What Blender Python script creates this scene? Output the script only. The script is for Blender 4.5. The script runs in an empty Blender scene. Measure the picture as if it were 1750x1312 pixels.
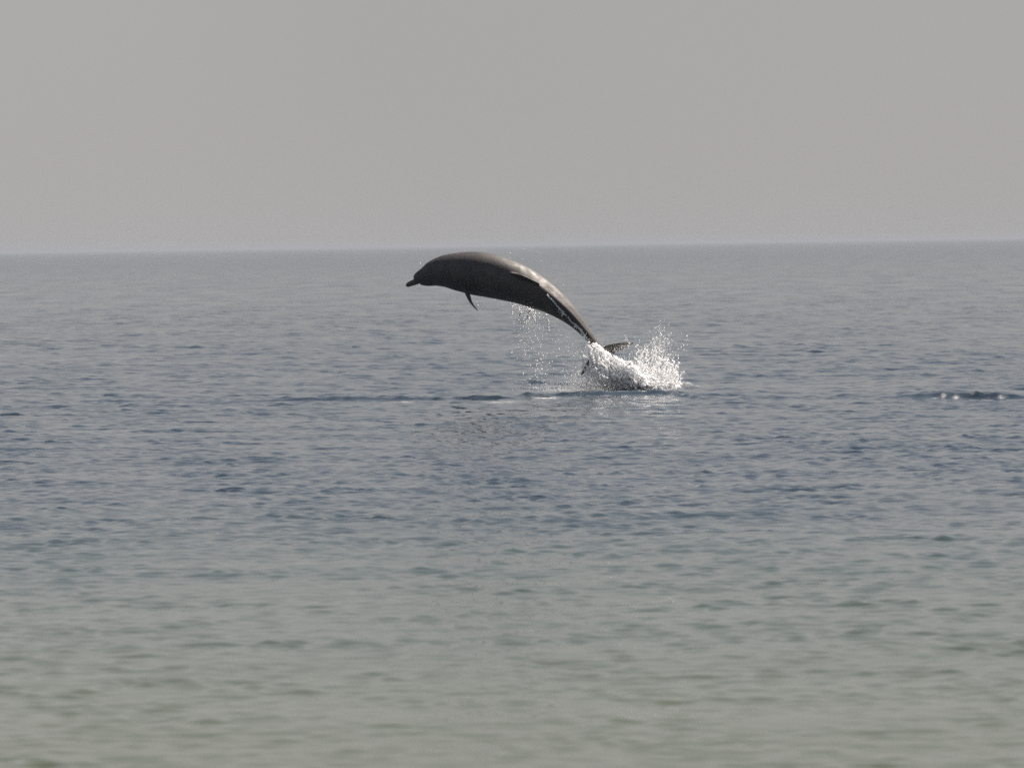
import bpy, math
import numpy as np
from mathutils import Vector, Matrix
from mathutils.bvhtree import BVHTree

R = math.radians
sc = bpy.context.scene
col = sc.collection
rng = np.random.default_rng(11)

# ------------------------------------------------------------------ camera
# the photograph is 1750 x 1312; a long lens 1.53 m above the water, the animal about 60 m out
FPX, CX, CY = 10080.0, 875.0, 656.0
CAM_H, DIST = 1.53, 60.0
cam_d = bpy.data.cameras.new('camera')
cam = bpy.data.objects.new('camera', cam_d)
col.objects.link(cam)
CAM_R = Matrix.Rotation(R(90 - 1.344), 3, 'X') @ Matrix.Rotation(R(-0.82), 3, 'Z')
cam.matrix_world = Matrix.Translation((0, 0, CAM_H)) @ CAM_R.to_4x4()
cam_d.sensor_width = 36.0
cam_d.lens = FPX / 1750 * 36.0
cam_d.clip_start, cam_d.clip_end = 0.5, 60000
cam_d.dof.use_dof = True
cam_d.dof.focus_distance = 51.0
cam_d.dof.aperture_fstop = 9.0
sc.camera = cam

# ------------------------------------------------------------------ sky and sun
SUN_AZ, SUN_EL = 52.0, 48.0           # azimuth from the view direction towards the right
world = bpy.data.worlds.new('World')
sc.world = world
world.use_nodes = True
wn, wl = world.node_tree.nodes, world.node_tree.links
wn.clear()
sky = wn.new('ShaderNodeTexSky')
sky.sky_type = 'NISHITA'
sky.sun_disc = False
sky.sun_elevation = R(SUN_EL)
sky.sun_rotation = R(SUN_AZ)
sky.air_density = 1.0
sky.dust_density = 1.0
sky.ozone_density = 1.0
# a hazy day: the pale air thickens evenly towards the horizon
hsv = wn.new('ShaderNodeHueSaturation')
hsv.inputs['Saturation'].default_value = 1.25
wtc = wn.new('ShaderNodeTexCoord')
wsep = wn.new('ShaderNodeSeparateXYZ')
wmr = wn.new('ShaderNodeMapRange')
wmr.interpolation_type = 'SMOOTHSTEP'
for k, v in (('From Min', 0.0), ('From Max', 0.75), ('To Min', 0.96), ('To Max', 0.35)): wmr.inputs[k].default_value = v
wmix = wn.new('ShaderNodeMix'); wmix.data_type = 'RGBA'
# thin, uneven haze
wno = wn.new('ShaderNodeTexNoise')
wno.inputs['Scale'].default_value = 7.0; wno.inputs['Detail'].default_value = 2.0; wno.inputs['Roughness'].default_value = 0.4
wcr = wn.new('ShaderNodeMix'); wcr.data_type = 'RGBA'
wcr.inputs[6].default_value = (4.75, 4.66, 4.66, 1); wcr.inputs[7].default_value = (5.75, 5.58, 5.56, 1)
wl.new(wtc.outputs['Generated'], wno.inputs['Vector'])
wl.new(wno.outputs[0], wcr.inputs[0])
wl.new(wcr.outputs[2], wmix.inputs[7])
bgn = wn.new('ShaderNodeBackground')
bgn.inputs['Strength'].default_value = 0.05
wout = wn.new('ShaderNodeOutputWorld')
wl.new(sky.outputs[0], hsv.inputs['Color'])
wl.new(wtc.outputs['Generated'], wsep.inputs[0])
wl.new(wsep.outputs['Z'], wmr.inputs['Value'])
wl.new(wmr.outputs[0], wmix.inputs[0])
wl.new(hsv.outputs[0], wmix.inputs[6])
wl.new(wmix.outputs[2], bgn.inputs[0])
wl.new(bgn.outputs[0], wout.inputs[0])

sun_d = bpy.data.lights.new('sun', 'SUN')
sun_d.energy = 5.0
sun_d.angle = R(0.6)
sun_d.color = (1.0, 0.90, 0.80)
sun = bpy.data.objects.new('sun', sun_d)
col.objects.link(sun)
SUN = Vector((math.sin(R(SUN_AZ)) * math.cos(R(SUN_EL)), math.cos(R(SUN_AZ)) * math.cos(R(SUN_EL)), math.sin(R(SUN_EL))))
sun.rotation_euler = SUN.to_track_quat('Z', 'Y').to_euler()
sun.location = SUN * 50

vs = sc.view_settings
vs.view_transform = 'Standard'
vs.look = 'None'
vs.exposure = 0.62
vs.gamma = 1.0
vs.use_curve_mapping = False

sc.cycles.use_denoising = False      # the residual grain suits the grainy photograph
sc.cycles.sample_clamp_indirect = 1.5
sc.cycles.max_bounces = 16
sc.cycles.diffuse_bounces = 8
sc.cycles.glossy_bounces = 4
sc.cycles.transmission_bounces = 12

# ------------------------------------------------------------------ helpers
CR = np.array(CAM_R)

def P(px, py, y=DIST):
    """photo pixel -> point at depth y (metres from the camera, along the view)"""
    px = np.asarray(px, float); py = np.asarray(py, float); y = np.asarray(y, float) + 0 * px
    d = np.stack([(px - CX) / FPX, -(py - CY) / FPX, -np.ones_like(px)], -1) @ CR.T
    return np.array([0, 0, CAM_H]) + d * (y / d[..., 1])[..., None]

PXM = DIST / FPX                       # metres per photo pixel at the animal


def tag(o, label=None, cat=None, group=None, kind=None):
    for k, v in (('label', label), ('category', cat), ('group', group), ('kind', kind)):
        if v: o[k] = v
    return o


def mesh_np(name, verts, faces, mat=None, parent=None, smooth=True):
    """faces: (n,3) or (n,4) int array, or a list of such arrays"""
    if not isinstance(faces, (list, tuple)): faces = [faces]
    me = bpy.data.meshes.new(name)
    me.vertices.add(len(verts))
    me.vertices.foreach_set('co', np.ascontiguousarray(verts, np.float32).ravel())
    idx = np.concatenate([f.ravel() for f in faces]).astype(np.int32)
    tot = np.concatenate([np.full(len(f), f.shape[1], np.int32) for f in faces])
    st = np.concatenate([[0], np.cumsum(tot)[:-1]]).astype(np.int32)
    me.loops.add(len(idx)); me.polygons.add(len(tot))
    me.loops.foreach_set('vertex_index', idx)
    me.polygons.foreach_set('loop_start', st)
    me.polygons.foreach_set('loop_total', tot)
    me.update(calc_edges=True)
    if smooth: me.polygons.foreach_set('use_smooth', np.ones(len(tot), bool))
    me.validate()
    o = bpy.data.objects.new(name, me)
    col.objects.link(o)
    if mat: me.materials.append(mat)
    if parent: o.parent = parent
    return o


def grid_faces(nr, nc, closed=False):
    i = np.arange(nr - 1)[:, None] * nc
    n = nc if closed else nc - 1
    j = np.arange(n)[None, :]
    j2 = (j + 1) % nc
    return np.stack([i + j, i + j2, i + nc + j2, i + nc + j], -1).reshape(-1, 4)


def baked(o):
    dg = bpy.context.evaluated_depsgraph_get()
    dg.update()
    me = bpy.data.meshes.new_from_object(o.evaluated_get(dg))
    o.modifiers.clear()
    old = o.data
    o.data = me
    bpy.data.meshes.remove(old)
    me.polygons.foreach_set('use_smooth', np.ones(len(me.polygons), bool))
    return me


def coords(me):
    a = np.empty(len(me.vertices) * 3, np.float32)
    me.vertices.foreach_get('co', a)
    return a.reshape(-1, 3).astype(float)


def attr(me, name, vals):
    a = me.attributes.new(name, 'FLOAT', 'POINT')
    a.data.foreach_set('value', np.ascontiguousarray(vals, np.float32))


def ss(a, b, x):
    t = np.clip((x - a) / (b - a), 0, 1)
    return t * t * (3 - 2 * t)

# ------------------------------------------------------------------ materials
def newmat(name):
    m = bpy.data.materials.new(name); m.use_nodes = True
    m.node_tree.nodes.clear()
    return m, m.node_tree.nodes, m.node_tree.links


def math_node(n, l, op, a, b=None, clamp=False):
    m = n.new('ShaderNodeMath'); m.operation = op; m.use_clamp = clamp
    for i, v in enumerate((a, b)):
        if v is None: continue
        if isinstance(v, (int, float)): m.inputs[i].default_value = v
        else: l.new(v, m.inputs[i])
    return m.outputs[0]


def maprange(n, l, v, a, b, c, d, smooth=True):
    m = n.new('ShaderNodeMapRange')
    m.interpolation_type = 'SMOOTHSTEP' if smooth else 'LINEAR'
    l.new(v, m.inputs['Value'])
    for k, x in zip(('From Min', 'From Max', 'To Min', 'To Max'), (a, b, c, d)): m.inputs[k].default_value = x
    return m.outputs[0]


def noise(n, l, vec, scale, detail=2.0, rough=0.5, dist=0.0):
    t = n.new('ShaderNodeTexNoise')
    l.new(vec, t.inputs['Vector'])
    t.inputs['Scale'].default_value = scale
    t.inputs['Detail'].default_value = detail
    t.inputs['Roughness'].default_value = rough
    t.inputs['Distortion'].default_value = dist
    return t.outputs[0]


def mixcol(n, l, f, a, b):
    m = n.new('ShaderNodeMix'); m.data_type = 'RGBA'
    if isinstance(f, (int, float)): m.inputs[0].default_value = f
    else: l.new(f, m.inputs[0])
    for i, v in ((6, a), (7, b)):
        if isinstance(v, tuple): m.inputs[i].default_value = (*v, 1)
        else: l.new(v, m.inputs[i])
    return m.outputs[2]


def mat_sea():
    m, n, l = newmat('sea_water')
    geo = n.new('ShaderNodeNewGeometry')
    sep = n.new('ShaderNodeSeparateXYZ'); l.new(geo.outputs['Position'], sep.inputs[0])
    y = sep.outputs['Y']
    mp = n.new('ShaderNodeMapping'); l.new(geo.outputs['Position'], mp.inputs['Vector'])
    mp.inputs['Scale'].default_value = (0.6, 1.0, 1.0)
    mp.inputs['Rotation'].default_value = (0, 0, R(12))
    v = mp.outputs[0]
    # the sandy shallows by the beach turn to deep water further out
    wob = noise(n, l, v, 0.25, 3.0)
    yy = math_node(n, l, 'ADD', y, math_node(n, l, 'MULTIPLY', wob, 9.0))
    deep = maprange(n, l, yy, 26.0, 44.0, 0.0, 1.0)
    sand = mixcol(n, l, noise(n, l, v, 0.5, 4.0), (0.084, 0.103, 0.069), (0.108, 0.118, 0.078))
    green = (0.046, 0.070, 0.060)
    blue = (0.026, 0.042, 0.060)
    deep1 = maprange(n, l, yy, 20.0, 36.0, 0.0, 1.0)
    c = mixcol(n, l, deep1, sand, green)
    c = mixcol(n, l, deep, c, blue)
    # foam left by the tail; sun glints on the right crest are painted white too
    at = n.new('ShaderNodeAttribute'); at.attribute_name = 'foam_glint'
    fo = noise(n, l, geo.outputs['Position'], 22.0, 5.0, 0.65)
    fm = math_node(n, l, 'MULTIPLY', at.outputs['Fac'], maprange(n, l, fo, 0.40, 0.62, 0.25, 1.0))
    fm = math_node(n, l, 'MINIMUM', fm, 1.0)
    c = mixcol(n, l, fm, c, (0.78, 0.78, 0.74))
    b = n.new('ShaderNodeBsdfPrincipled')
    l.new(c, b.inputs['Base Color'])
    b.inputs['IOR'].default_value = 1.333
    rough = maprange(n, l, y, 40.0, 600.0, 0.03, 0.13, False)
    rough = math_node(n, l, 'ADD', rough, math_node(n, l, 'MULTIPLY', fm, 0.5))
    l.new(rough, b.inputs['Roughness'])
    # capillary ripples, in metres of height
    h1 = math_node(n, l, 'MULTIPLY', noise(n, l, v, 7.0, 2.0, 0.5, 0.4), 0.007)
    h2 = math_node(n, l, 'MULTIPLY', noise(n, l, v, 22.0, 2.0, 0.5, 0.3), 0.0022)
    h = math_node(n, l, 'ADD', h1, h2)
    h = math_node(n, l, 'MULTIPLY', h, maprange(n, l, y, 60.0, 250.0, 1.0, 0.4))
    # farther out the mesh carries only the longer waves: the chop goes on as relief, stronger in gusty patches
    mg = n.new('ShaderNodeMapping'); l.new(geo.outputs['Position'], mg.inputs['Vector']); mg.inputs['Scale'].default_value = (1.0, 0.18, 1.0)
    gust = maprange(n, l, noise(n, l, mg.outputs[0], 0.8, 4.0, 0.6), 0.35, 0.68, 0.15, 1.9)
    h3 = math_node(n, l, 'MULTIPLY', noise(n, l, v, 2.6, 2.0, 0.5, 0.3), maprange(n, l, y, 60.0, 150.0, 0.0, 0.075))
    h = math_node(n, l, 'ADD', h, math_node(n, l, 'MULTIPLY', h3, gust))
    bp = n.new('ShaderNodeBump')
    bp.inputs['Distance'].default_value = 1.0
    bp.inputs['Strength'].default_value = 1.0
    l.new(h, bp.inputs['Height'])
    l.new(bp.outputs[0], b.inputs['Normal'])
    o = n.new('ShaderNodeOutputMaterial'); l.new(b.outputs[0], o.inputs[0])
    return m


def mat_skin():
    m, n, l = newmat('wet_grey_skin')
    tc = n.new('ShaderNodeTexCoord')
    v = tc.outputs['Object']
    at = n.new('ShaderNodeAttribute'); at.attribute_name = 'dorsal'     # 1 on the back, -1 on the belly
    blot = noise(n, l, v, 5.0, 4.0, 0.6)
    t = maprange(n, l, math_node(n, l, 'ADD', at.outputs['Fac'], math_node(n, l, 'MULTIPLY', math_node(n, l, 'SUBTRACT', blot, 0.5), 0.35)), -0.75, -0.45, 0.0, 1.0)
    back = mixcol(n, l, maprange(n, l, noise(n, l, v, 9.0, 5.0, 0.6), 0.35, 0.7, 0, 1), (0.023, 0.0205, 0.0195), (0.048, 0.038, 0.034))
    c = mixcol(n, l, t, (0.06, 0.06, 0.062), back)
    sp = maprange(n, l, noise(n, l, v, 38.0, 2.0), 0.70, 0.76, 0.0, 0.5)
    c = mixcol(n, l, sp, c, (0.10, 0.09, 0.085))
    b = n.new('ShaderNodeBsdfPrincipled')
    l.new(c, b.inputs['Base Color'])
    l.new(maprange(n, l, noise(n, l, v, 14.0, 3.0), 0.3, 0.7, 0.54, 0.68), b.inputs['Roughness'])
    b.inputs['IOR'].default_value = 1.4
    b.inputs['Specular IOR Level'].default_value = 1.0
    bp = n.new('ShaderNodeBump'); bp.inputs['Distance'].default_value = 1.0; bp.inputs['Strength'].default_value = 1.0
    l.new(math_node(n, l, 'MULTIPLY', noise(n, l, v, 40.0, 3.0), 0.0015), bp.inputs['Height'])
    l.new(bp.outputs[0], b.inputs['Normal'])
    o = n.new('ShaderNodeOutputMaterial'); l.new(b.outputs[0], o.inputs[0])
    return m


def mat_eye():
    m, n, l = newmat('dark_eye')
    tc = n.new('ShaderNodeTexCoord')
    b = n.new('ShaderNodeBsdfPrincipled')
    l.new(mixcol(n, l, noise(n, l, tc.outputs['Object'], 60.0), (0.006, 0.005, 0.005), (0.015, 0.012, 0.010)), b.inputs['Base Color'])
    b.inputs['Roughness'].default_value = 0.35
    o = n.new('ShaderNodeOutputMaterial'); l.new(b.outputs[0], o.inputs[0])
    return m


def mat_white_water(name, transp=0.0, gloss=0.28):
    m, n, l = newmat(name)
    tc = n.new('ShaderNodeTexCoord')
    c = mixcol(n, l, noise(n, l, tc.outputs['Object'], 18.0, 4.0), (0.90, 0.91, 0.91), (0.97, 0.97, 0.96))
    d = n.new('ShaderNodeBsdfDiffuse'); l.new(c, d.inputs[0])
    t = n.new('ShaderNodeBsdfTranslucent'); l.new(c, t.inputs[0])
    g = n.new('ShaderNodeBsdfGlossy'); g.inputs['Roughness'].default_value = 0.18
    g.inputs['Color'].default_value = (0.96, 0.96, 0.96, 1)
    g.inputs['Roughness'].default_value = 0.45
    m1 = n.new('ShaderNodeMixShader'); m1.inputs[0].default_value = 0.5
    l.new(d.outputs[0], m1.inputs[1]); l.new(t.outputs[0], m1.inputs[2])
    # foam and drops throw the light on almost without loss
    m2 = n.new('ShaderNodeMixShader'); m2.inputs[0].default_value = gloss
    l.new(m1.outputs[0], m2.inputs[1]); l.new(g.outputs[0], m2.inputs[2])
    out = m2.outputs[0]
    if transp:
        gl = n.new('ShaderNodeBsdfTransparent')
        m3 = n.new('ShaderNodeMixShader'); m3.inputs[0].default_value = transp
        l.new(out, m3.inputs[1]); l.new(gl.outputs[0], m3.inputs[2]); out = m3.outputs[0]
    o = n.new('ShaderNodeOutputMaterial'); l.new(out, o.inputs[0])
    return m


def mat_foam():
    m, n, l = newmat('foaming_water')
    tc = n.new('ShaderNodeTexCoord')
    b = n.new('ShaderNodeBsdfPrincipled')
    l.new(mixcol(n, l, noise(n, l, tc.outputs['Object'], 18.0, 4.0), (0.93, 0.94, 0.94), (0.985, 0.98, 0.97)), b.inputs['Base Color'])
    b.inputs['Roughness'].default_value = 0.6; b.inputs['Specular IOR Level'].default_value = 0.35
    b.inputs['IOR'].default_value = 1.333
    b.inputs['Subsurface Weight'].default_value = 0.9
    b.inputs['Subsurface Radius'].default_value = (1.0, 0.97, 0.94)
    b.inputs['Subsurface Scale'].default_value = 0.045
    o = n.new('ShaderNodeOutputMaterial'); l.new(b.outputs[0], o.inputs[0])
    return m


M_SEA, M_SKIN, M_EYE = mat_sea(), mat_skin(), mat_eye()
M_WHITE = mat_foam()
M_DROP = mat_white_water('bright_drops', 0.0, 0.45)
M_MIST = mat_white_water('fine_spray', 0.35)

# ------------------------------------------------------------------ the sea
def build_sea():
    rows = [14.0]
    while rows[-1] < 14000.0:
        q = rows[-1]
        k = 620.0 + 360.0 * ss(25, 45, q) if q < 115 else 980.0 - 850.0 * ss(math.log(115), math.log(380), math.log(q))
        if q > 1200: k = 130.0 - 105.0 * ss(math.log(1200), math.log(5000), math.log(q))
        rows.append(q * (1 + 1 / k))
    r = np.array(rows)
    th = np.linspace(R(-7.6), R(7.6), 380)
    RR, TT = np.meshgrid(r, th, indexing='ij')
    x = (RR * np.sin(TT)).ravel().astype(np.float32)
    y = (RR * np.cos(TT)).ravel().astype(np.float32)
    rr = RR.ravel().astype(np.float32)
    dr = np.gradient(r)
    drv = np.repeat(dr, len(th)).astype(np.float32)
    z = np.zeros_like(x); ox = np.zeros_like(x); oy = np.zeros_like(x)
    g = np.random.default_rng(5)
    N, N3, N2 = 130, 50, 40
    lam = np.concatenate([np.exp(g.normal(math.log(0.16), 0.33, N)).clip(0.09, 2.0), np.exp(g.uniform(math.log(0.20), math.log(0.55), N3)), np.exp(g.uniform(math.log(1.0), math.log(12.0), N2))])
    ang = np.concatenate([g.normal(R(20), R(46), N), g.normal(R(15), R(45), N3), g.normal(R(20), R(20), N2)])
    ph = g.uniform(0, 2 * np.pi, N + N3 + N2)
    slp = np.concatenate([np.full(N, 0.15 * math.sqrt(2 / N)), np.full(N3, 0.085 * math.sqrt(2 / N3)), np.full(N2, 0.018 * math.sqrt(2 / N2))])
    zl = xl = yl = None
    for wi, (L, a, p, slope) in enumerate(zip(lam, ang, ph, slp)):
        if wi == N + N3:                                 # the longer waves are kept apart from the chop
            zl, xl, yl = z, ox, oy
            z = np.zeros_like(x); ox = np.zeros_like(x); oy = np.zeros_like(x)
        k = 2 * np.pi / L
        kx, ky = k * math.sin(a), -k * math.cos(a)
        fade = ss(1.0, 1.8, L / (1.6 * dr))
        if N <= wi < N + N3: fade = fade * (0.15 + 0.85 * ss(38, 75, r))     # open water is choppier than the shallows
        last = np.nonzero(fade > 0.001)[0]
        if len(last) == 0: continue
        e = (last[-1] + 1) * len(th)
        f = np.repeat(fade[:last[-1] + 1], len(th)).astype(np.float32)
        q = (kx * x[:e] + ky * y[:e] + p).astype(np.float32)
        A = slope / k
        c, s = np.cos(q), np.sin(q)
        z[:e] += A * f * c
        ox[:e] -= 1.15 * A * f * s * (kx / k)
        oy[:e] -= 1.15 * A * f * s * (ky / k)
    # wave groups: the chop is stronger in patches
    def field(lo, hi, n):
        f = np.zeros_like(x)
        for _ in range(n):
            kk = 2 * np.pi / math.exp(g.uniform(math.log(lo), math.log(hi))); aa = g.uniform(0, 2 * np.pi)
            f += np.cos(kk * (math.cos(aa) * x + math.sin(aa) * y) + g.uniform(0, 6.28)).astype(np.float32)
        return f / math.sqrt(n / 2)
    nearmask = rr < 140
    env = np.exp(0.24 * field(0.6, 3.0, 12) - 0.06)
    env = np.where(nearmask, env, 1 + (env - 1) * np.clip(1 - (rr - 140) / 120, 0, 1)).clip(0.4, 1.75)
    pat = env * (1 + 0.2 * np.sin(x * 0.9 + 1.7 * np.sin(y * 0.13)) * np.sin(y * 0.31 + 0.8 * np.sin(x * 0.5)))
    calm = 0.62 + 0.38 * ss(20, 36, rr)            # flatter in the shallows
    z = (z + zl * pat) * calm; ox = (ox + xl * pat) * calm; oy = (oy + yl * pat) * calm
    oy -= 0.7 * zl * pat * calm * (1 - ss(120, 300, rr))                # the wavelets lean the way the wind blows, towards the beach
    # ridges thrown up by the animal
    foam_glint = np.zeros_like(x)
    near = (y > 52) & (y < 68) & (np.abs(x) < 9)
    xi, yi = x[near], y[near]
    zb = np.zeros_like(xi); fo = np.zeros_like(xi)
    def ridge(pts, w, A, end=0.5, ripple=0.25, steep=1.0, seed=0, ks=(4.0, 9.7, 19.0, 34.0)):
        # pts: photo pixels of the ridge's foot on the water
        w3 = np.array([water_at(px, py) for px, py in pts])
        o = np.argsort(w3[:, 0]); w3 = w3[o]
        yc = np.interp(xi, w3[:, 0], w3[:, 1])
        gg = np.random.default_rng(seed)
        wig = sum(gg.uniform(0.4, 1) * np.sin(xi * kk + gg.uniform(0, 6)) for kk in (3.1, 5.3, 8.7, 14.0)) / 3.0
        yc = yc + 0.10 * wig
        env = ss(w3[0, 0] - end, w3[0, 0] + end, xi) * (1 - ss(w3[-1, 0] - end, w3[-1, 0] + end, xi))
        amp = 1 + ripple * sum(np.sin(xi * kk + gg.uniform(0, 6)) for kk in ks) / 2.0
        d = yi - yc
        ww = np.where(d < 0, w / steep, w * 1.6)
        return A * env * amp * np.exp(-(d / ww) ** 2), env, d
    r1, e1, d1 = ridge([(860, 684), (960, 681), (1060, 679), (1140, 678), (1195, 681)], 0.15, 0.042, 0.35, 0.22, 1.4, 1)
    r2, e2, d2 = ridge([(390, 690), (560, 689), (700, 688), (800, 686), (870, 685)], 0.13, 0.038, 0.6, 0.22, 1.6, 2)
    r3, e3, d3 = ridge([(1350, 679), (1480, 677), (1560, 676), (1640, 677), (1760, 678)], 0.16, 0.018, 0.5, 0.4, 1.3, 3)
    r4, e4, d4 = ridge([(1535, 679), (1600, 678), (1660, 678), (1760, 679)], 0.12, 0.058, 0.3, 0.16, 1.5, 4, (3.0, 8.0, 23.0, 36.0))
    r6, e6, d6 = ridge([(1520, 675), (1590, 674), (1650, 675), (1750, 676)], 0.12, 0.022, 0.25, 0.35, 1.3, 9, (13.0, 21.0, 29.0, 37.0))
    r7, e7, d7 = ridge([(1590, 672), (1640, 671), (1690, 672)], 0.12, 0.016, 0.15, 0.4, 1.3, 12, (15.0, 23.0, 31.0, 39.0))
    r5, e5, d5 = ridge([(1085, 664), (1120, 663), (1150, 664), (1186, 668)], 0.40, 0.075, 0.18, 0.2, 1.0, 5)
    zb = r1 + r2 + r3 + r4 + r5 + r6 + r7
    def spot(px, py, sx, sy, a):
        c = water_at(px, py)
        return a * np.exp(-((xi - c[0]) / sx) ** 2 - ((yi - c[1]) / sy) ** 2)
    fo = (spot(1135, 664, 0.32, 0.9, 0.9) + spot(1060, 667, 0.50, 0.9, 0.95) + spot(1060, 672, 0.5, 0.4, 0.8) + spot(1180, 667, 0.07, 0.25, 0.9)
          + spot(928, 684, 0.09, 0.20, 1.0) + spot(944, 684, 0.07, 0.18, 1.0) + spot(860, 690, 0.18, 0.30, 0.6)
          + spot(690, 691, 0.12, 0.3, 0.5) + spot(970, 670, 0.45, 0.5, 0.5))
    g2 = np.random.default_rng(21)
    for _ in range(9):                                     # sun glints on the broken crest at the right, painted as white flecks
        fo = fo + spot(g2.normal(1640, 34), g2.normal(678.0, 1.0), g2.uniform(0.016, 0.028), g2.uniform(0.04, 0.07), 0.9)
    z[near] += zb; foam_glint[near] = np.clip(fo, 0, 1)
    V = [np.stack([x + ox, y + oy, z], -1)]
    F = [grid_faces(len(r), len(th))[:, ::-1]]
    base = len(x)
    # the rest of the sea, all round
    r2_ = np.concatenate([[0.5], np.exp(np.linspace(math.log(4.0), math.log(14000.0), 60))])
    t2 = np.linspace(R(7.6), R(352.4), 120)
    R2, T2 = np.meshgrid(r2_, t2, indexing='ij')
    V.append(np.stack([R2 * np.sin(T2), R2 * np.cos(T2), 0 * R2], -1).reshape(-1, 3))
    F.append(grid_faces(len(r2_), len(t2))[:, ::-1] + base)
    base += R2.size
    r3_ = np.linspace(0.5, 14.0, 12); t3 = np.linspace(R(-7.6), R(7.6), 12)
    R3, T3 = np.meshgrid(r3_, t3, indexing='ij')
    V.append(np.stack([R3 * np.sin(T3), R3 * np.cos(T3), 0 * R3 - 0.02], -1).reshape(-1, 3))
    F.append(grid_faces(len(r3_), len(t3))[:, ::-1] + base)
    V = np.concatenate(V)
    o = mesh_np('sea', V, F, M_SEA)
    foam_glint_all = np.zeros(len(V)); foam_glint_all[:len(foam_glint)] = foam_glint
    attr(o.data, 'foam_glint', foam_glint_all)
    tag(o, kind='structure')
    return o


def water_at(px, py):
    d = CAM_R @ Vector(((px - CX) / FPX, -(py - CY) / FPX, -1))
    t = -CAM_H / d.z
    return (d.x * t, d.y * t)

sea = build_sea()

# ------------------------------------------------------------------ the dolphin
# stations along the body: centre (photo pixel), half width across, depth ratio, roll of the back towards us
ST = np.array([
    # px,    py,   r,   ratio, roll, depth offset
    (693.6, 487.8, 1.6, 0.9, 22, 0.10),
    (696.5, 487.0, 3.9, 0.9, 22, 0.10),
    (703.0, 484.2, 4.9, 1.0, 22, 0.10),
    (711.8, 480.9, 5.7, 1.1, 22, 0.09),
    (714.8, 476.9, 10.4, 1.05, 22, 0.09),
    (719.5, 475.0, 13.6, 1.0, 24, 0.08),
    (730.0, 471.8, 18.2, 0.97, 28, 0.08),
    (744.0, 466.5, 23.3, 0.95, 34, 0.07),
    (762.5, 463.5, 28.3, 0.93, 42, 0.06),
    (785.5, 464.5, 33.4, 0.93, 50, 0.05),
    (812.5, 467.3, 37.2, 0.93, 56, 0.04),
    (841.0, 472.0, 37.3, 0.94, 62, 0.02),
    (868.0, 479.5, 35.2, 0.96, 66, 0.0),
    (894.0, 488.7, 32.0, 1.0, 69, 0.0),
    (919.5, 501.0, 28.0, 1.05, 73, 0.0),
    (942.0, 514.0, 23.0, 1.12, 77, 0.0),
    (962.0, 528.5, 18.4, 1.2, 80, 0.0),
    (980.0, 544.5, 13.8, 1.3, 82, 0.0),
    (995.0, 560.5, 10.4, 1.35, 84, 0.0),
    (1009.0, 577.5, 8.0, 1.3, 84, 0.0),
    (1022.0, 593.5, 6.2, 1.0, 84, 0.0),
    (1033.0, 606.0, 4.0, 0.6, 84, 0.0),
])


def spline(vals, n):
    """Catmull-Rom through the stations, n samples per span"""
    v = np.vstack([2 * vals[0] - vals[1], vals, 2 * vals[-1] - vals[-2]])
    out = []
    for i in range(1, len(v) - 2):
        t = np.linspace(0, 1, n, endpoint=False)[:, None]
        a, b, c, d = v[i - 1], v[i], v[i + 1], v[i + 2]
        out.append(0.5 * (2 * b + (c - a) * t + (2 * a - 5 * b + 4 * c - d) * t ** 2 + (3 * b - a - 3 * c + d) * t ** 3))
    out.append(v[-2][None])
    return np.vstack(out)


SP = spline(ST, 5)
SC = P(SP[:, 0], SP[:, 1], DIST + SP[:, 5])                 # spine points, world
SR = SP[:, 2] * PXM
ST_T = np.gradient(SC, axis=0); ST_T /= np.linalg.norm(ST_T, axis=1)[:, None]      # towards the tail
cam_dir = np.array([0, -1.0, 0])
SUP = np.cross(ST_T, cam_dir); SUP /= np.linalg.norm(SUP, axis=1)[:, None]
SUP *= np.sign(SUP[:, 2:3])
SB = np.cross(SUP, ST_T); SB /= np.linalg.norm(SB, axis=1)[:, None]
SB *= -np.sign(SB[:, 1:2])                                  # towards the camera
ROLL = np.radians(SP[:, 4])
DORS = np.cos(ROLL)[:, None] * SUP + np.sin(ROLL)[:, None] * SB
LEFT = -np.sin(ROLL)[:, None] * SUP + np.cos(ROLL)[:, None] * SB


def body_verts():
    nphi = 64
    ph = np.linspace(0, 2 * np.pi, nphi, endpoint=False)
    V = []
    for i in range(len(SC)):
        r, ratio = SR[i], SP[i, 3]
        px = SP[i, 0]
        # image-plane half width r, depth half width r*ratio
        off = (np.cos(ph)[:, None] * SUP[i] + ratio * np.sin(ph)[:, None] * SB[i]) * r
        a = ph - ROLL[i]                                    # 0 = along the back ridge
        aa = np.angle(np.exp(1j * a))
        ridge = 0.0
        if px > 860: ridge = 0.16 * ss(860, 960, px)
        if px < 722: ridge = 0.0
        k = 1 + ridge * np.exp(-(aa / 0.28) ** 2) + 0.10 * ss(930, 1000, px) * np.exp(-((np.abs(aa) - np.pi) / 0.3) ** 2)
        # mouth line along the beak and cheek
        if 696 < px < 726:
            k = k - 0.07 * np.exp(-((np.abs(aa) - 2.0) / 0.12) ** 2)
        # the crease between beak and forehead is left by the stations; a shallow throat groove
        V.append(SC[i] + off * k[:, None])
    n = len(SC)
    V = np.concatenate(V)
    F = grid_faces(n, nphi, True)
    c0, c1 = len(V), len(V) + 1
    V = np.vstack([V, SC[0] - ST_T[0] * SR[0] * 0.6, SC[-1] + ST_T[-1] * SR[-1] * 0.4])
    j = np.arange(nphi); j2 = (j + 1) % nphi
    T0 = np.stack([np.full(nphi, c0), j2, j], -1)
    b = (n - 1) * nphi
    T1 = np.stack([np.full(nphi, c1), b + j, b + j2], -1)
    return V, F, np.vstack([T0, T1])


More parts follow.
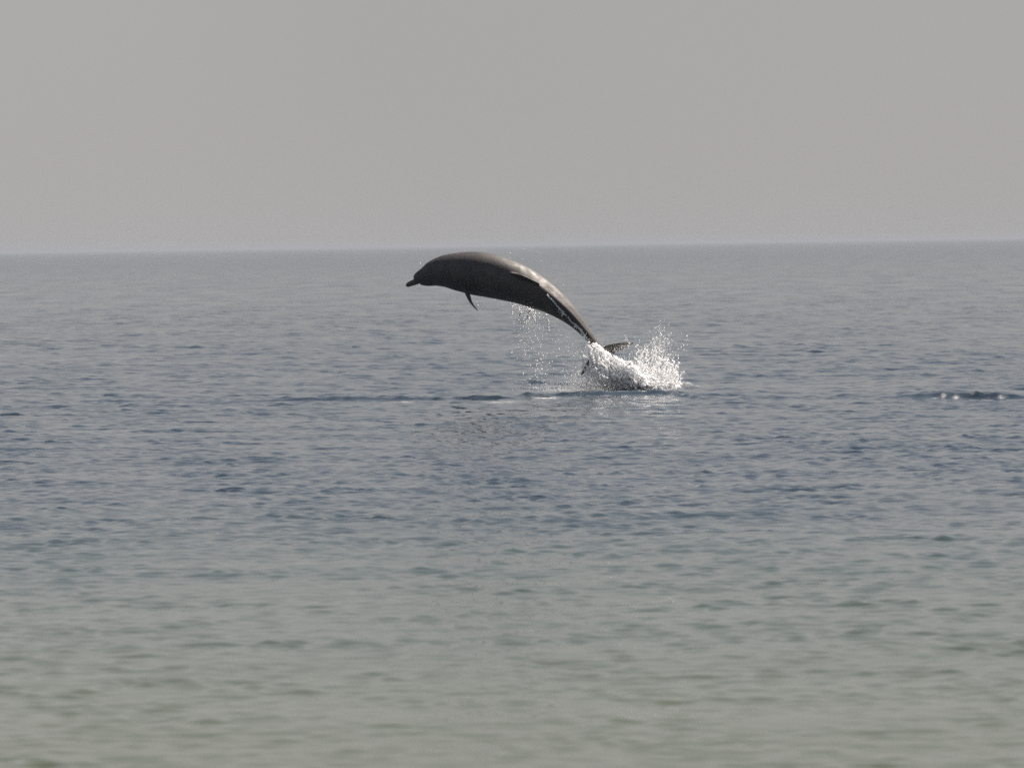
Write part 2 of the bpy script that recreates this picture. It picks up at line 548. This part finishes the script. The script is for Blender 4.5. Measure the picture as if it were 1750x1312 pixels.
def fin(path, chord_dir, chords, thick, up_hint=None, n=9, nc=16, sweep=None):
    """path: points from root to tip; chord_dir: leading->trailing direction; closed loft of lens sections"""
    path = np.array(path, float)
    path = spline(path, n)
    m = len(path)
    u = np.linspace(0, 1, m)
    ch = np.interp(u, np.linspace(0, 1, len(chords)), chords)
    tk = np.interp(u, np.linspace(0, 1, len(thick)), thick)
    cd = np.array(chord_dir, float)
    if cd.ndim == 1: cd = np.repeat(cd[None], m, 0)
    else: cd = np.array([[np.interp(t, np.linspace(0, 1, len(cd)), cd[:, k]) for k in range(3)] for t in u])
    tang = np.gradient(path, axis=0)
    tang /= np.linalg.norm(tang, axis=1)[:, None]
    cd = cd - (cd * tang).sum(1)[:, None] * tang * 0.6
    cd /= np.linalg.norm(cd, axis=1)[:, None]
    nn = np.cross(tang, cd); nn /= np.linalg.norm(nn, axis=1)[:, None]
    s = np.linspace(0, 2 * np.pi, nc, endpoint=False)
    cx = -np.cos(s) * 0.5                                   # -0.5 leading .. 0.5 trailing
    prof = np.sin(s) * 0.5 * (1 - 0.45 * (cx + 0.5))
    V = (path[:, None] + cd[:, None] * (cx[None, :, None] * ch[:, None, None])
         + nn[:, None] * (prof[None, :, None] * tk[:, None, None]))
    V = V.reshape(-1, 3)
    F = grid_faces(m, nc, True)
    V = np.vstack([V, path[0], path[-1]])
    j = np.arange(nc); j2 = (j + 1) % nc
    T = np.vstack([np.stack([np.full(nc, len(V) - 2), j2, j], -1),
                   np.stack([np.full(nc, len(V) - 1), (m - 1) * nc + j, (m - 1) * nc + j2], -1)])
    return V, F, T


def at_px(px):
    i = int(np.argmin(np.abs(SP[:, 0] - px)))
    return i


def build_dolphin():
    parts = [body_verts()]
    # dorsal fin: on the back, swept towards the tail
    i = at_px(893)
    base = SC[i] + DORS[i] * SR[i] * 0.75
    T = ST_T[i]
    D = DORS[i]
    path = [base, base + D * 0.055 + T * 0.03, base + D * 0.085 + T * 0.07, base + D * 0.105 + T * 0.125]
    parts.append(fin(path, T, [0.40, 0.30, 0.20, 0.045], [0.07, 0.045, 0.03, 0.014]))
    # near flipper: hangs down from the chest and points back, nearly edge on to us
    root = P(797, 494, DIST - 0.08)
    fl = [root, P(800.5, 506, DIST - 0.13), P(806, 518, DIST - 0.18), P(817, 531.5, DIST - 0.25)]
    parts.append(fin(fl, [(0.25, 0.9, 0.1), (0.35, 0.9, -0.2), (0.5, 0.8, -0.5)], [0.13, 0.12, 0.085, 0.018], [0.045, 0.034, 0.024, 0.013]))
    # far flipper: behind the chest
    k = at_px(800)
    rt = SC[k] - SB[k] * SR[k] * 0.7 - SUP[k] * 0.05
    fl2 = [rt, rt + np.array([0.06, 0.10, -0.03]), rt + np.array([0.14, 0.17, -0.05]), rt + np.array([0.25, 0.22, -0.06])]
    parts.append(fin(fl2, (0.6, 0.2, -0.8), [0.13, 0.12, 0.085, 0.02], [0.045, 0.034, 0.024, 0.013]))
    # tail flukes
    c = P(1030, 604, DIST)
    tail = ST_T[-1]
    for tip, dy in (((1083, 586), 0.05), ((993, 641), -0.05)):
        tp = P(tip[0], tip[1], DIST + dy)
        sp = tp - c
        pth = [c - sp * 0.03, c + sp * 0.30 - tail * 0.012, c + sp * 0.66 - tail * 0.012, tp]
        parts.append(fin(pth, tail * 0.68 + np.array([0, 0.73, 0]), [0.17, 0.165, 0.11, 0.022], [0.055, 0.036, 0.024, 0.013]))
    V, FQ, FT, b = [], [], [], 0
    for v, q, t in parts:
        V.append(v); FQ.append(q + b); FT.append(t + b); b += len(v)
    V = np.concatenate(V)
    origin = V.mean(0)
    o = mesh_np('dolphin', V - origin, [np.vstack(FQ), np.vstack(FT)], M_SKIN)
    o.location = origin
    md = o.modifiers.new('r', 'REMESH'); md.mode = 'VOXEL'; md.voxel_size = 0.0065
    sm = o.modifiers.new('s', 'SMOOTH'); sm.factor = 0.5; sm.iterations = 5
    me = baked(o)
    if not me.materials: me.materials.append(M_SKIN)
    co = coords(me) + origin
    # back-to-belly value for the skin colour
    dv = np.empty(len(co))
    for a in range(0, len(co), 20000):
        q = co[a:a + 20000]
        i = np.argmin(((q[:, None, :] - SC[None]) ** 2).sum(-1), 1)
        w = q - SC[i]
        w /= np.maximum(np.linalg.norm(w, axis=1), 1e-6)[:, None]
        far = np.sqrt(((q - SC[i]) ** 2).sum(1)) / SR[i]
        dd = (w * DORS[i]).sum(1)
        k = np.maximum(ss(1.2, 1.45, far), ss(940, 975, SP[i, 0]))      # fins, flukes and tail stock are dark all round
        dv[a:a + 20000] = dd * (1 - k) + k
    attr(me, 'dorsal', dv)
    tag(o, 'dark grey dolphin arching out of the sea, its tail still in the splash', 'dolphin')
    return o, origin


dolphin, D_ORG = build_dolphin()
_co = coords(dolphin.data) + D_ORG
_tri = []
dolphin.data.calc_loop_triangles()
_t = np.empty(len(dolphin.data.loop_triangles) * 3, np.int32)
dolphin.data.loop_triangles.foreach_get('vertices', _t)
BVH = BVHTree.FromPolygons(_co.tolist(), _t.reshape(-1, 3).tolist())


def surf(px, py):
    """where the line of sight through a pixel meets the animal"""
    p = P(px, py, 10.0)
    o = Vector((0, 0, CAM_H))
    d = (Vector(p) - o).normalized()
    hit = BVH.ray_cast(o, d)
    return None if hit[0] is None else (np.array(hit[0]), np.array(hit[1]))


def ico(sub=0):
    t = (1 + 5 ** 0.5) / 2
    v = [(-1, t, 0), (1, t, 0), (-1, -t, 0), (1, -t, 0), (0, -1, t), (0, 1, t), (0, -1, -t), (0, 1, -t), (t, 0, -1), (t, 0, 1), (-t, 0, -1), (-t, 0, 1)]
    f = [(0, 11, 5), (0, 5, 1), (0, 1, 7), (0, 7, 10), (0, 10, 11), (1, 5, 9), (5, 11, 4), (11, 10, 2), (10, 7, 6), (7, 1, 8),
         (3, 9, 4), (3, 4, 2), (3, 2, 6), (3, 6, 8), (3, 8, 9), (4, 9, 5), (2, 4, 11), (6, 2, 10), (8, 6, 7), (9, 8, 1)]
    v = [np.array(p) / np.linalg.norm(p) for p in v]
    for _ in range(sub):
        cache, nf = {}, []
        def mid(a, b):
            k = (min(a, b), max(a, b))
            if k not in cache:
                m = v[a] + v[b]; v.append(m / np.linalg.norm(m)); cache[k] = len(v) - 1
            return cache[k]
        for a, b, c in f:
            x, y, z = mid(a, b), mid(b, c), mid(c, a)
            nf += [(a, x, z), (b, y, x), (c, z, y), (x, y, z)]
        f = nf
    return np.array(v), np.array(f)


ICO0, ICO1, ICO2 = ico(0), ico(1), ico(2)
OCTA = (np.array([(1, 0, 0), (-1, 0, 0), (0, 1, 0), (0, -1, 0), (0, 0, 1), (0, 0, -1)], float),
        np.array([(0, 2, 4), (2, 1, 4), (1, 3, 4), (3, 0, 4), (2, 0, 5), (1, 2, 5), (3, 1, 5), (0, 3, 5)]))

# eyes, small and dark, one on each cheek
def eyes():
    for s in (1, -1):
        i = at_px(733)
        d = s * LEFT[i] * 0.93 - DORS[i] * 0.36
        d /= np.linalg.norm(d)
        o = SC[i]
        hit = BVH.ray_cast(Vector(o + d * 0.6), Vector(-d))
        p = np.array(hit[0]) if hit[0] is not None else o + d * SR[i]
        v, f = ICO2
        e = mesh_np('eye', v * np.array([0.013, 0.008, 0.010]), f, M_EYE, dolphin)
        e.location = p - D_ORG
eyes()

# ------------------------------------------------------------------ splash
class Blobs:
    """many round or drawn-out blobs of water, built as one mesh"""
    def __init__(self): self.c, self.r, self.s = [], [], []
    def add(self, c, r, stretch=(1, 1, 1)):
        self.c.append(np.asarray(c, float)); self.r.append(r); self.s.append(stretch)
    def mesh(self, tpl):
        v, f = tpl
        c = np.array(self.c); r = np.array(self.r)[:, None, None]; s = np.array(self.s)[:, None, :]
        V = (c[:, None, :] + v[None] * r * s).reshape(-1, 3)
        F = (f[None] + (np.arange(len(c)) * len(v))[:, None, None]).reshape(-1, 3)
        return V, F


def rope(B, pts, r0, r1, knots=0.5, wig=0.004):
    """a drawn-out thread of water with thick and thin places"""
    p = spline(np.array(pts, float), 8)
    L = np.linalg.norm(np.diff(p, axis=0), axis=1)
    s = np.concatenate([[0], np.cumsum(L)])
    rm = max(0.0035, 0.5 * (r0 + r1))
    n = max(3, int(s[-1] / (rm * 0.7)))
    q = np.linspace(0, s[-1], n)
    pp = np.stack([np.interp(q, s, p[:, k]) for k in range(3)], -1)
    f = rng.uniform(25, 60); p0 = rng.uniform(0, 6); p1 = rng.uniform(0, 6)
    for i in range(n):
        t = i / (n - 1)
        r = r0 + (r1 - r0) * t
        r *= 1 + knots * math.sin(q[i] * f + p0) * math.sin(q[i] * f * 0.43 + p1)
        if r < 0.0022: continue
        B.add(pp[i] + rng.normal(0, wig, 3), r * rng.uniform(0.85, 1.2))


def to_object(name, B, tpl, mat, label, cat, voxel=None, smooth=2):
    V, F = B.mesh(tpl)
    org = np.array([V[:, 0].mean(), V[:, 1].mean(), V[:, 2].min()])
    o = mesh_np(name, V - org, F, mat)
    o.location = org
    if voxel:
        md = o.modifiers.new('r', 'REMESH'); md.mode = 'VOXEL'; md.voxel_size = voxel
        sm = o.modifiers.new('s', 'SMOOTH'); sm.factor = 0.5; sm.iterations = smooth
        me = baked(o)
        if not me.materials: me.materials.append(mat)
    tag(o, label, cat, kind='stuff')
    return o


def U(a, b): return rng.uniform(a, b)


def tail_splash():
    B = Blobs()
    # sheets of water running down from the tail to the foot of the splash
    top = np.array([(1004, 579), (1014, 583), (1022, 588), (1032, 594), (1044, 603), (1056, 612), (1066, 618), (1078, 623), (1088, 634), (1100, 646)], float)
    foot = np.array([(1010, 655), (1024, 664), (1036, 667), (1048, 667), (1060, 667), (1074, 666), (1088, 665), (1100, 664), (1112, 663), (1124, 663)], float)
    nseg = len(top) - 1
    for k in range(420):
        t = U(0, 1) ** 0.75 * nseg
        i = min(int(t), nseg - 1); f = t - i
        a = top[i] * (1 - f) + top[i + 1] * f
        b = foot[i] * (1 - f) + foot[i + 1] * f
        w = t / nseg
        a = a + (b - a) * U(0, 0.45) ** 1.6
        e = a + (b - a) * U(0.3, 1.0) if w < 0.35 else a + (b - a) * U(0.5, 1.02)
        m1 = a * 0.67 + e * 0.33 + rng.normal(0, 5.0, 2); m2 = a * 0.33 + e * 0.67 + rng.normal(0, 6.5, 2); e = e + rng.normal(0, 4, 2) * np.array([1, 0.3])
        y0 = DIST - 0.05 + rng.normal(0, 0.07 + 0.09 * w)
        pts = [P(p[0], p[1], y0 + rng.normal(0, 0.03)) for p in (a, m1, m2, e)]
        rr = U(0.0022, 0.0055) * (0.7 + 0.9 * w)
        rope(B, pts, rr, rr * U(0.6, 1.5), 0.6, 0.006)
    # boiling white heap
    for k in range(4200):
        t = rng.beta(2.2, 1.6)
        x = 1030 + 100 * t
        ytop = np.interp(x, [1030, 1045, 1060, 1078, 1090, 1110, 1130], [640, 622, 622, 628, 640, 650, 657])
        y = ytop + (667 - ytop) * U(0, 1) ** 0.8
        B.add(P(x + rng.normal(0, 3), y, DIST + rng.normal(0, 0.13)), abs(rng.normal(0, 0.0045)) + 0.0022, (1, 1, 1))
    # loops of water thrown round the left fluke
    for pts in ([(1012, 589), (1002, 592), (996, 602), (995, 614), (997, 626)], [(1005, 590), (1012, 600), (1016, 610), (1024, 622), (1026, 636)],
                [(997, 612), (1001, 622), (1006, 630), (1016, 634), (1026, 637)], [(1008, 584), (1000, 588), (994, 596), (991, 606)],
                [(1020, 612), (1014, 620), (1008, 630), (1000, 642)], [(1014, 596), (1022, 606), (1030, 618), (1036, 630)],
                [(986, 640), (994, 630), (1001, 624)], [(1018, 640), (1024, 634), (1022, 624), (1017, 614)]):
        y0 = DIST - 0.12 + rng.normal(0, 0.03)
        rope(B, [P(p[0], p[1], y0 + rng.normal(0, 0.01)) for p in pts], 0.0055, 0.0038, 0.55, 0.003)
    for k in range(46):
        x0, y0 = rng.normal(1010, 9), rng.normal(622, 12)
        d = rng.normal(0, 6, (3, 2)); dd = DIST - 0.16 + rng.normal(0, 0.04)
        rope(B, [P(x0, y0, dd), P(x0 + d[0, 0], y0 + d[0, 1], dd), P(x0 + d[0, 0] + d[1, 0], y0 + d[0, 1] + abs(d[1, 1]), dd), P(x0 + d[0, 0] + d[1, 0] + 2, y0 + d[0, 1] + abs(d[1, 1]) + 6, dd)],
             U(0.0028, 0.0045), U(0.002, 0.0035), 0.6, 0.004)
    # fingers thrown up on the right
    for k in range(64):
        x0 = U(1080, 1158); h = U(12, 62) * (1.1 - abs(x0 - 1118) / 70)
        lean = (x0 - 1105) * 0.12 + rng.normal(0, 5)
        yb = 663 - U(0, 22) * (k % 2)
        y0 = DIST + rng.normal(0, 0.12)
        n = 5
        pts = [P(x0 + lean * (j / n) + rng.normal(0, 2.4), yb - h * (j / n), y0 + rng.normal(0, 0.02)) for j in range(n + 1)]
        rope(B, pts, U(0.004, 0.008), U(0.0025, 0.0045), 0.75, 0.006)
        if U(0, 1) < 0.6: B.add(pts[-1], U(0.005, 0.010))
    for pts in ([(1144, 662), (1150, 650), (1151, 640), (1146, 630)], [(1150, 645), (1156, 638), (1158, 648)], [(1092, 650), (1098, 632), (1094, 614), (1100, 598)],
                [(1098, 640), (1102, 622), (1106, 612), (1104, 594)], [(1120, 655), (1117, 635), (1123, 618), (1120, 605)], [(1126, 612), (1136, 616), (1145, 612)],
                [(1136, 620), (1144, 622), (1150, 626)], [(1104, 662), (1112, 648), (1108, 634)]):
        y0 = DIST + rng.normal(0, 0.08)
        rope(B, [P(p[0], p[1], y0) for p in pts], U(0.007, 0.011), U(0.004, 0.007), 0.7, 0.006)
    return to_object('tail_splash', B, ICO1, M_WHITE, 'heap of white splashing water thrown up around the dolphin tail', 'splash', 0.0050, 2)


def running_water():
    """the ragged white streak that runs off the fin along the tail stock"""
    B = Blobs()
    line = spline(np.array([(934, 503), (943, 512), (951, 520), (958, 528), (966, 537), (976, 547), (985, 555), (993, 563), (1000, 573), (1007, 582)], float), 14)
    for i, (x, y) in enumerate(line):
        w = 0.4 + 1.7 * math.sin(min(1, i / len(line) * 1.25) * 2.4) ** 2 + (1.5 if x > 985 else 0)
        for k in range(3 if x < 985 else 5):
            u = x + rng.normal(0, 0.6) - 0.55 * U(-w, w); v = y + rng.normal(0, 0.6) + 0.8 * U(-0.4 * w, w)
            h = surf(u, v)
            p = h[0] + h[1] * U(0, 0.012) if h else P(u, v, DIST - 0.06)
            B.add(p, U(0.0020, 0.0046))
    for k in range(9):                                     # little teeth hanging from it
        i = int(U(0.2, 0.9) * len(line)); x, y = line[i]
        pts = []
        for j in range(4):
            u, v = x - 0.6 * j + rng.normal(0, 0.4), y + 2.2 * j
            h = surf(u, v)
            pts.append(h[0] + h[1] * 0.008 if h else P(u, v, DIST - 0.08))
        rope(B, pts, 0.005, 0.003, 0.4, 0.002)
    # beads along the back
    for k in range(34):
        x = U(880, 1010)
        a = np.interp(x, [880, 916, 938, 957, 976, 992, 1010], [447, 466, 481, 497, 517, 540, 570])
        b = np.interp(x, [880, 909, 934, 953, 972, 991, 1010], [470, 486, 503, 520, 535, 555, 580])
        h = surf(x, a + (b - a) * U(0.05, 0.95))
        if h: B.add(h[0], U(0.0018, 0.0042))
    return to_object('running_water', B, ICO1, M_WHITE, 'ragged white streak of water running along the dolphin tail stock', 'water', 0.0034, 1)


def flung_drops():
    """bright beads of water in the air"""
    B = Blobs()
    def cluster(n, cx, cy, sx, sy, r0, r1, yy=0.12):
        y0 = DIST + (0.34 if cx < 1000 else 0.0)
        for _ in range(n):
            r = r0 + (r1 - r0) * U(0, 1) ** 2.2
            st = U(1, 1.7)
            B.add(P(cx + rng.normal(0, sx), cy + rng.normal(0, sy), y0 + rng.normal(0, yy)), r, (1, 1, st))
    def field(n, poly_x, y0, y1, r0, r1, yy=0.14):
        for _ in range(n):
            x = U(*poly_x); r = r0 + (r1 - r0) * U(0, 1) ** 2.5
            B.add(P(x, U(y0, y1), DIST + 0.34 + rng.normal(0, yy)), r, (1, 1, U(1, 1.6)))
    # curtain under the belly
    cluster(70, 893, 524, 9, 5, 0.003, 0.0075); cluster(80, 906, 533, 12, 8, 0.0025, 0.0075); cluster(40, 902, 548, 7, 6, 0.003, 0.007)
    cluster(25, 882, 521, 5, 3, 0.0025, 0.006)
    field(70, (875, 940), 525, 570, 0.0022, 0.005)
    cluster(45, 893, 590, 10, 14, 0.003, 0.0068); cluster(60, 920, 615, 8, 22, 0.003, 0.0072); cluster(50, 921, 650, 12, 13, 0.003, 0.0075)
    cluster(30, 945, 600, 14, 18, 0.0028, 0.0068); cluster(45, 978, 635, 9, 18, 0.0028, 0.0070); cluster(30, 938, 662, 22, 5, 0.003, 0.0068)
    field(120, (878, 985), 560, 668, 0.0022, 0.0058)
    for k in range(18):                                     # strings of water still falling from the belly
        x0 = rng.normal(903, 12); yb = np.interp(x0, [865, 890, 915, 940], [515, 522, 528, 537]) + U(0, 10)
        L = U(6, 22); dx = rng.normal(-2, 2)
        rope(B, [P(x0 + dx * q + rng.normal(0, 0.7), yb + L * q, DIST + 0.30 + rng.normal(0, 0.02)) for q in (0, 0.33, 0.66, 1)], U(0.002, 0.004), U(0.0025, 0.0045), 0.9, 0.003)
    # plume on the right
    cluster(70, 1128, 580, 10, 14, 0.003, 0.0085); cluster(90, 1120, 602, 15, 10, 0.003, 0.009); cluster(90, 1122, 625, 17, 12, 0.003, 0.009)
    cluster(50, 1140, 640, 10, 12, 0.003, 0.008); cluster(60, 1098, 615, 7, 14, 0.003, 0.0085); cluster(20, 1168, 590, 10, 14, 0.003, 0.0072)
    cluster(10, 1128, 562, 5, 5, 0.003, 0.006); cluster(40, 1152, 645, 5, 10, 0.003, 0.007)
    # over the back, ahead of the flipper, past the plume
    for x, y in ((871.5, 433), (871, 441), (895, 425.5), (893, 443), (924, 446), (717.7, 450.6), (963, 487.5), (814.5, 516), (816, 521), (817.5, 523), (859, 518),
                 (846, 513.5), (859, 522), (865, 531), (1186, 591), (1177, 583), (1170, 582), (1166, 614), (1175, 574), (1110, 566), (1147, 571), (1067, 573), (1070, 578), (1068, 581), (1076, 605), (1090, 590)):
        B.add(P(x, y, DIST + 0.28 + rng.normal(0, 0.08)), U(0.0035, 0.0065), (1, 1, U(1, 1.4)))
    # jet off the fluke
    for k in range(26):
        t = U(0, 1)
        B.add(P(1067 + 7 * t + rng.normal(0, 0.8), 572 + 14 * t, DIST), U(0.002, 0.005))
    for k in range(60):
        t = U(0, 1)
        B.add(P(1050 + 28 * t + rng.normal(0, 2), 600 - 13 * t + rng.normal(0, 2.2), DIST - 0.03 + rng.normal(0, 0.02)), U(0.002, 0.005))
    return to_object('flung_drops', B, ICO1, M_DROP, 'bright water drops flung into the air below the belly and around the splash', 'water drops')


def fine_spray():
    B = Blobs()
    def puff(n, cx, cy, sx, sy, r0=0.0012, r1=0.0036, yy=0.16, ang=0.0):
        ca, sa = math.cos(R(ang)), math.sin(R(ang))
        for _ in range(n):
            a, b = rng.normal(0, sx), rng.normal(0, sy)
            B.add(P(cx + a * ca - b * sa, min(cy + a * sa + b * ca, 670 + U(-4, 2)), DIST + rng.normal(0, yy)), r0 + (r1 - r0) * U(0, 1) ** 2)
    puff(6000, 1035, 654, 24, 10); puff(3500, 1005, 657, 18, 9); puff(3000, 1060, 640, 24, 16); puff(2500, 1085, 652, 22, 11)
    puff(900, 1030, 615, 16, 16); puff(900, 1120, 630, 18, 24); puff(500, 1126, 590, 10, 16); puff(600, 985, 655, 20, 10)
    puff(500, 920, 655, 28, 10); puff(420, 905, 535, 18, 12); puff(300, 900, 580, 12, 30); puff(400, 1012, 590, 10, 12)
    puff(7000, 1040, 662, 34, 4.5, 0.0012, 0.0032, 0.10); puff(2500, 1075, 640, 22, 14); puff(2500, 1118, 645, 20, 14); puff(1800, 1010, 630, 14, 16, 0.0012, 0.0032, 0.2)
    puff(1500, 1126, 610, 15, 20); puff(900, 965, 663, 30, 4)
    # the thin veil that falls from the tail stock
    for k in range(1300):
        t = U(0, 1)
        x = 925 + 70 * t; y = 532 + 75 * t ** 1.5
        B.add(P(x + rng.normal(0, 4), y + abs(rng.normal(0, 16)), DIST + rng.normal(0, 0.1)), U(0.001, 0.0026))
    return to_object('fine_spray', B, OCTA, M_MIST, 'thin haze of fine white spray hanging around the splash', 'spray')


tail_splash(); running_water(); flung_drops(); fine_spray()

# ------------------------------------------------------------------ sea haze
def haze():
    m, n, l = newmat('sea_haze')
    v = n.new('ShaderNodeVolumePrincipled')
    v.inputs['Color'].default_value = (0.54, 0.585, 0.66, 1)
    v.inputs['Density'].default_value = 0.00023
    o = n.new('ShaderNodeOutputMaterial'); l.new(v.outputs[0], o.inputs['Volume'])
    a, z0, z1 = 14500.0, -1.5, 4.0
    V = np.array([(x, y, z) for x in (-a, a) for y in (-a, a) for z in (z0, z1)], float)
    F = np.array([(0, 1, 3, 2), (4, 6, 7, 5), (0, 4, 5, 1), (2, 3, 7, 6), (0, 2, 6, 4), (1, 5, 7, 3)])
    tag(mesh_np('haze', V, F, m, smooth=False), kind='stuff')
haze()
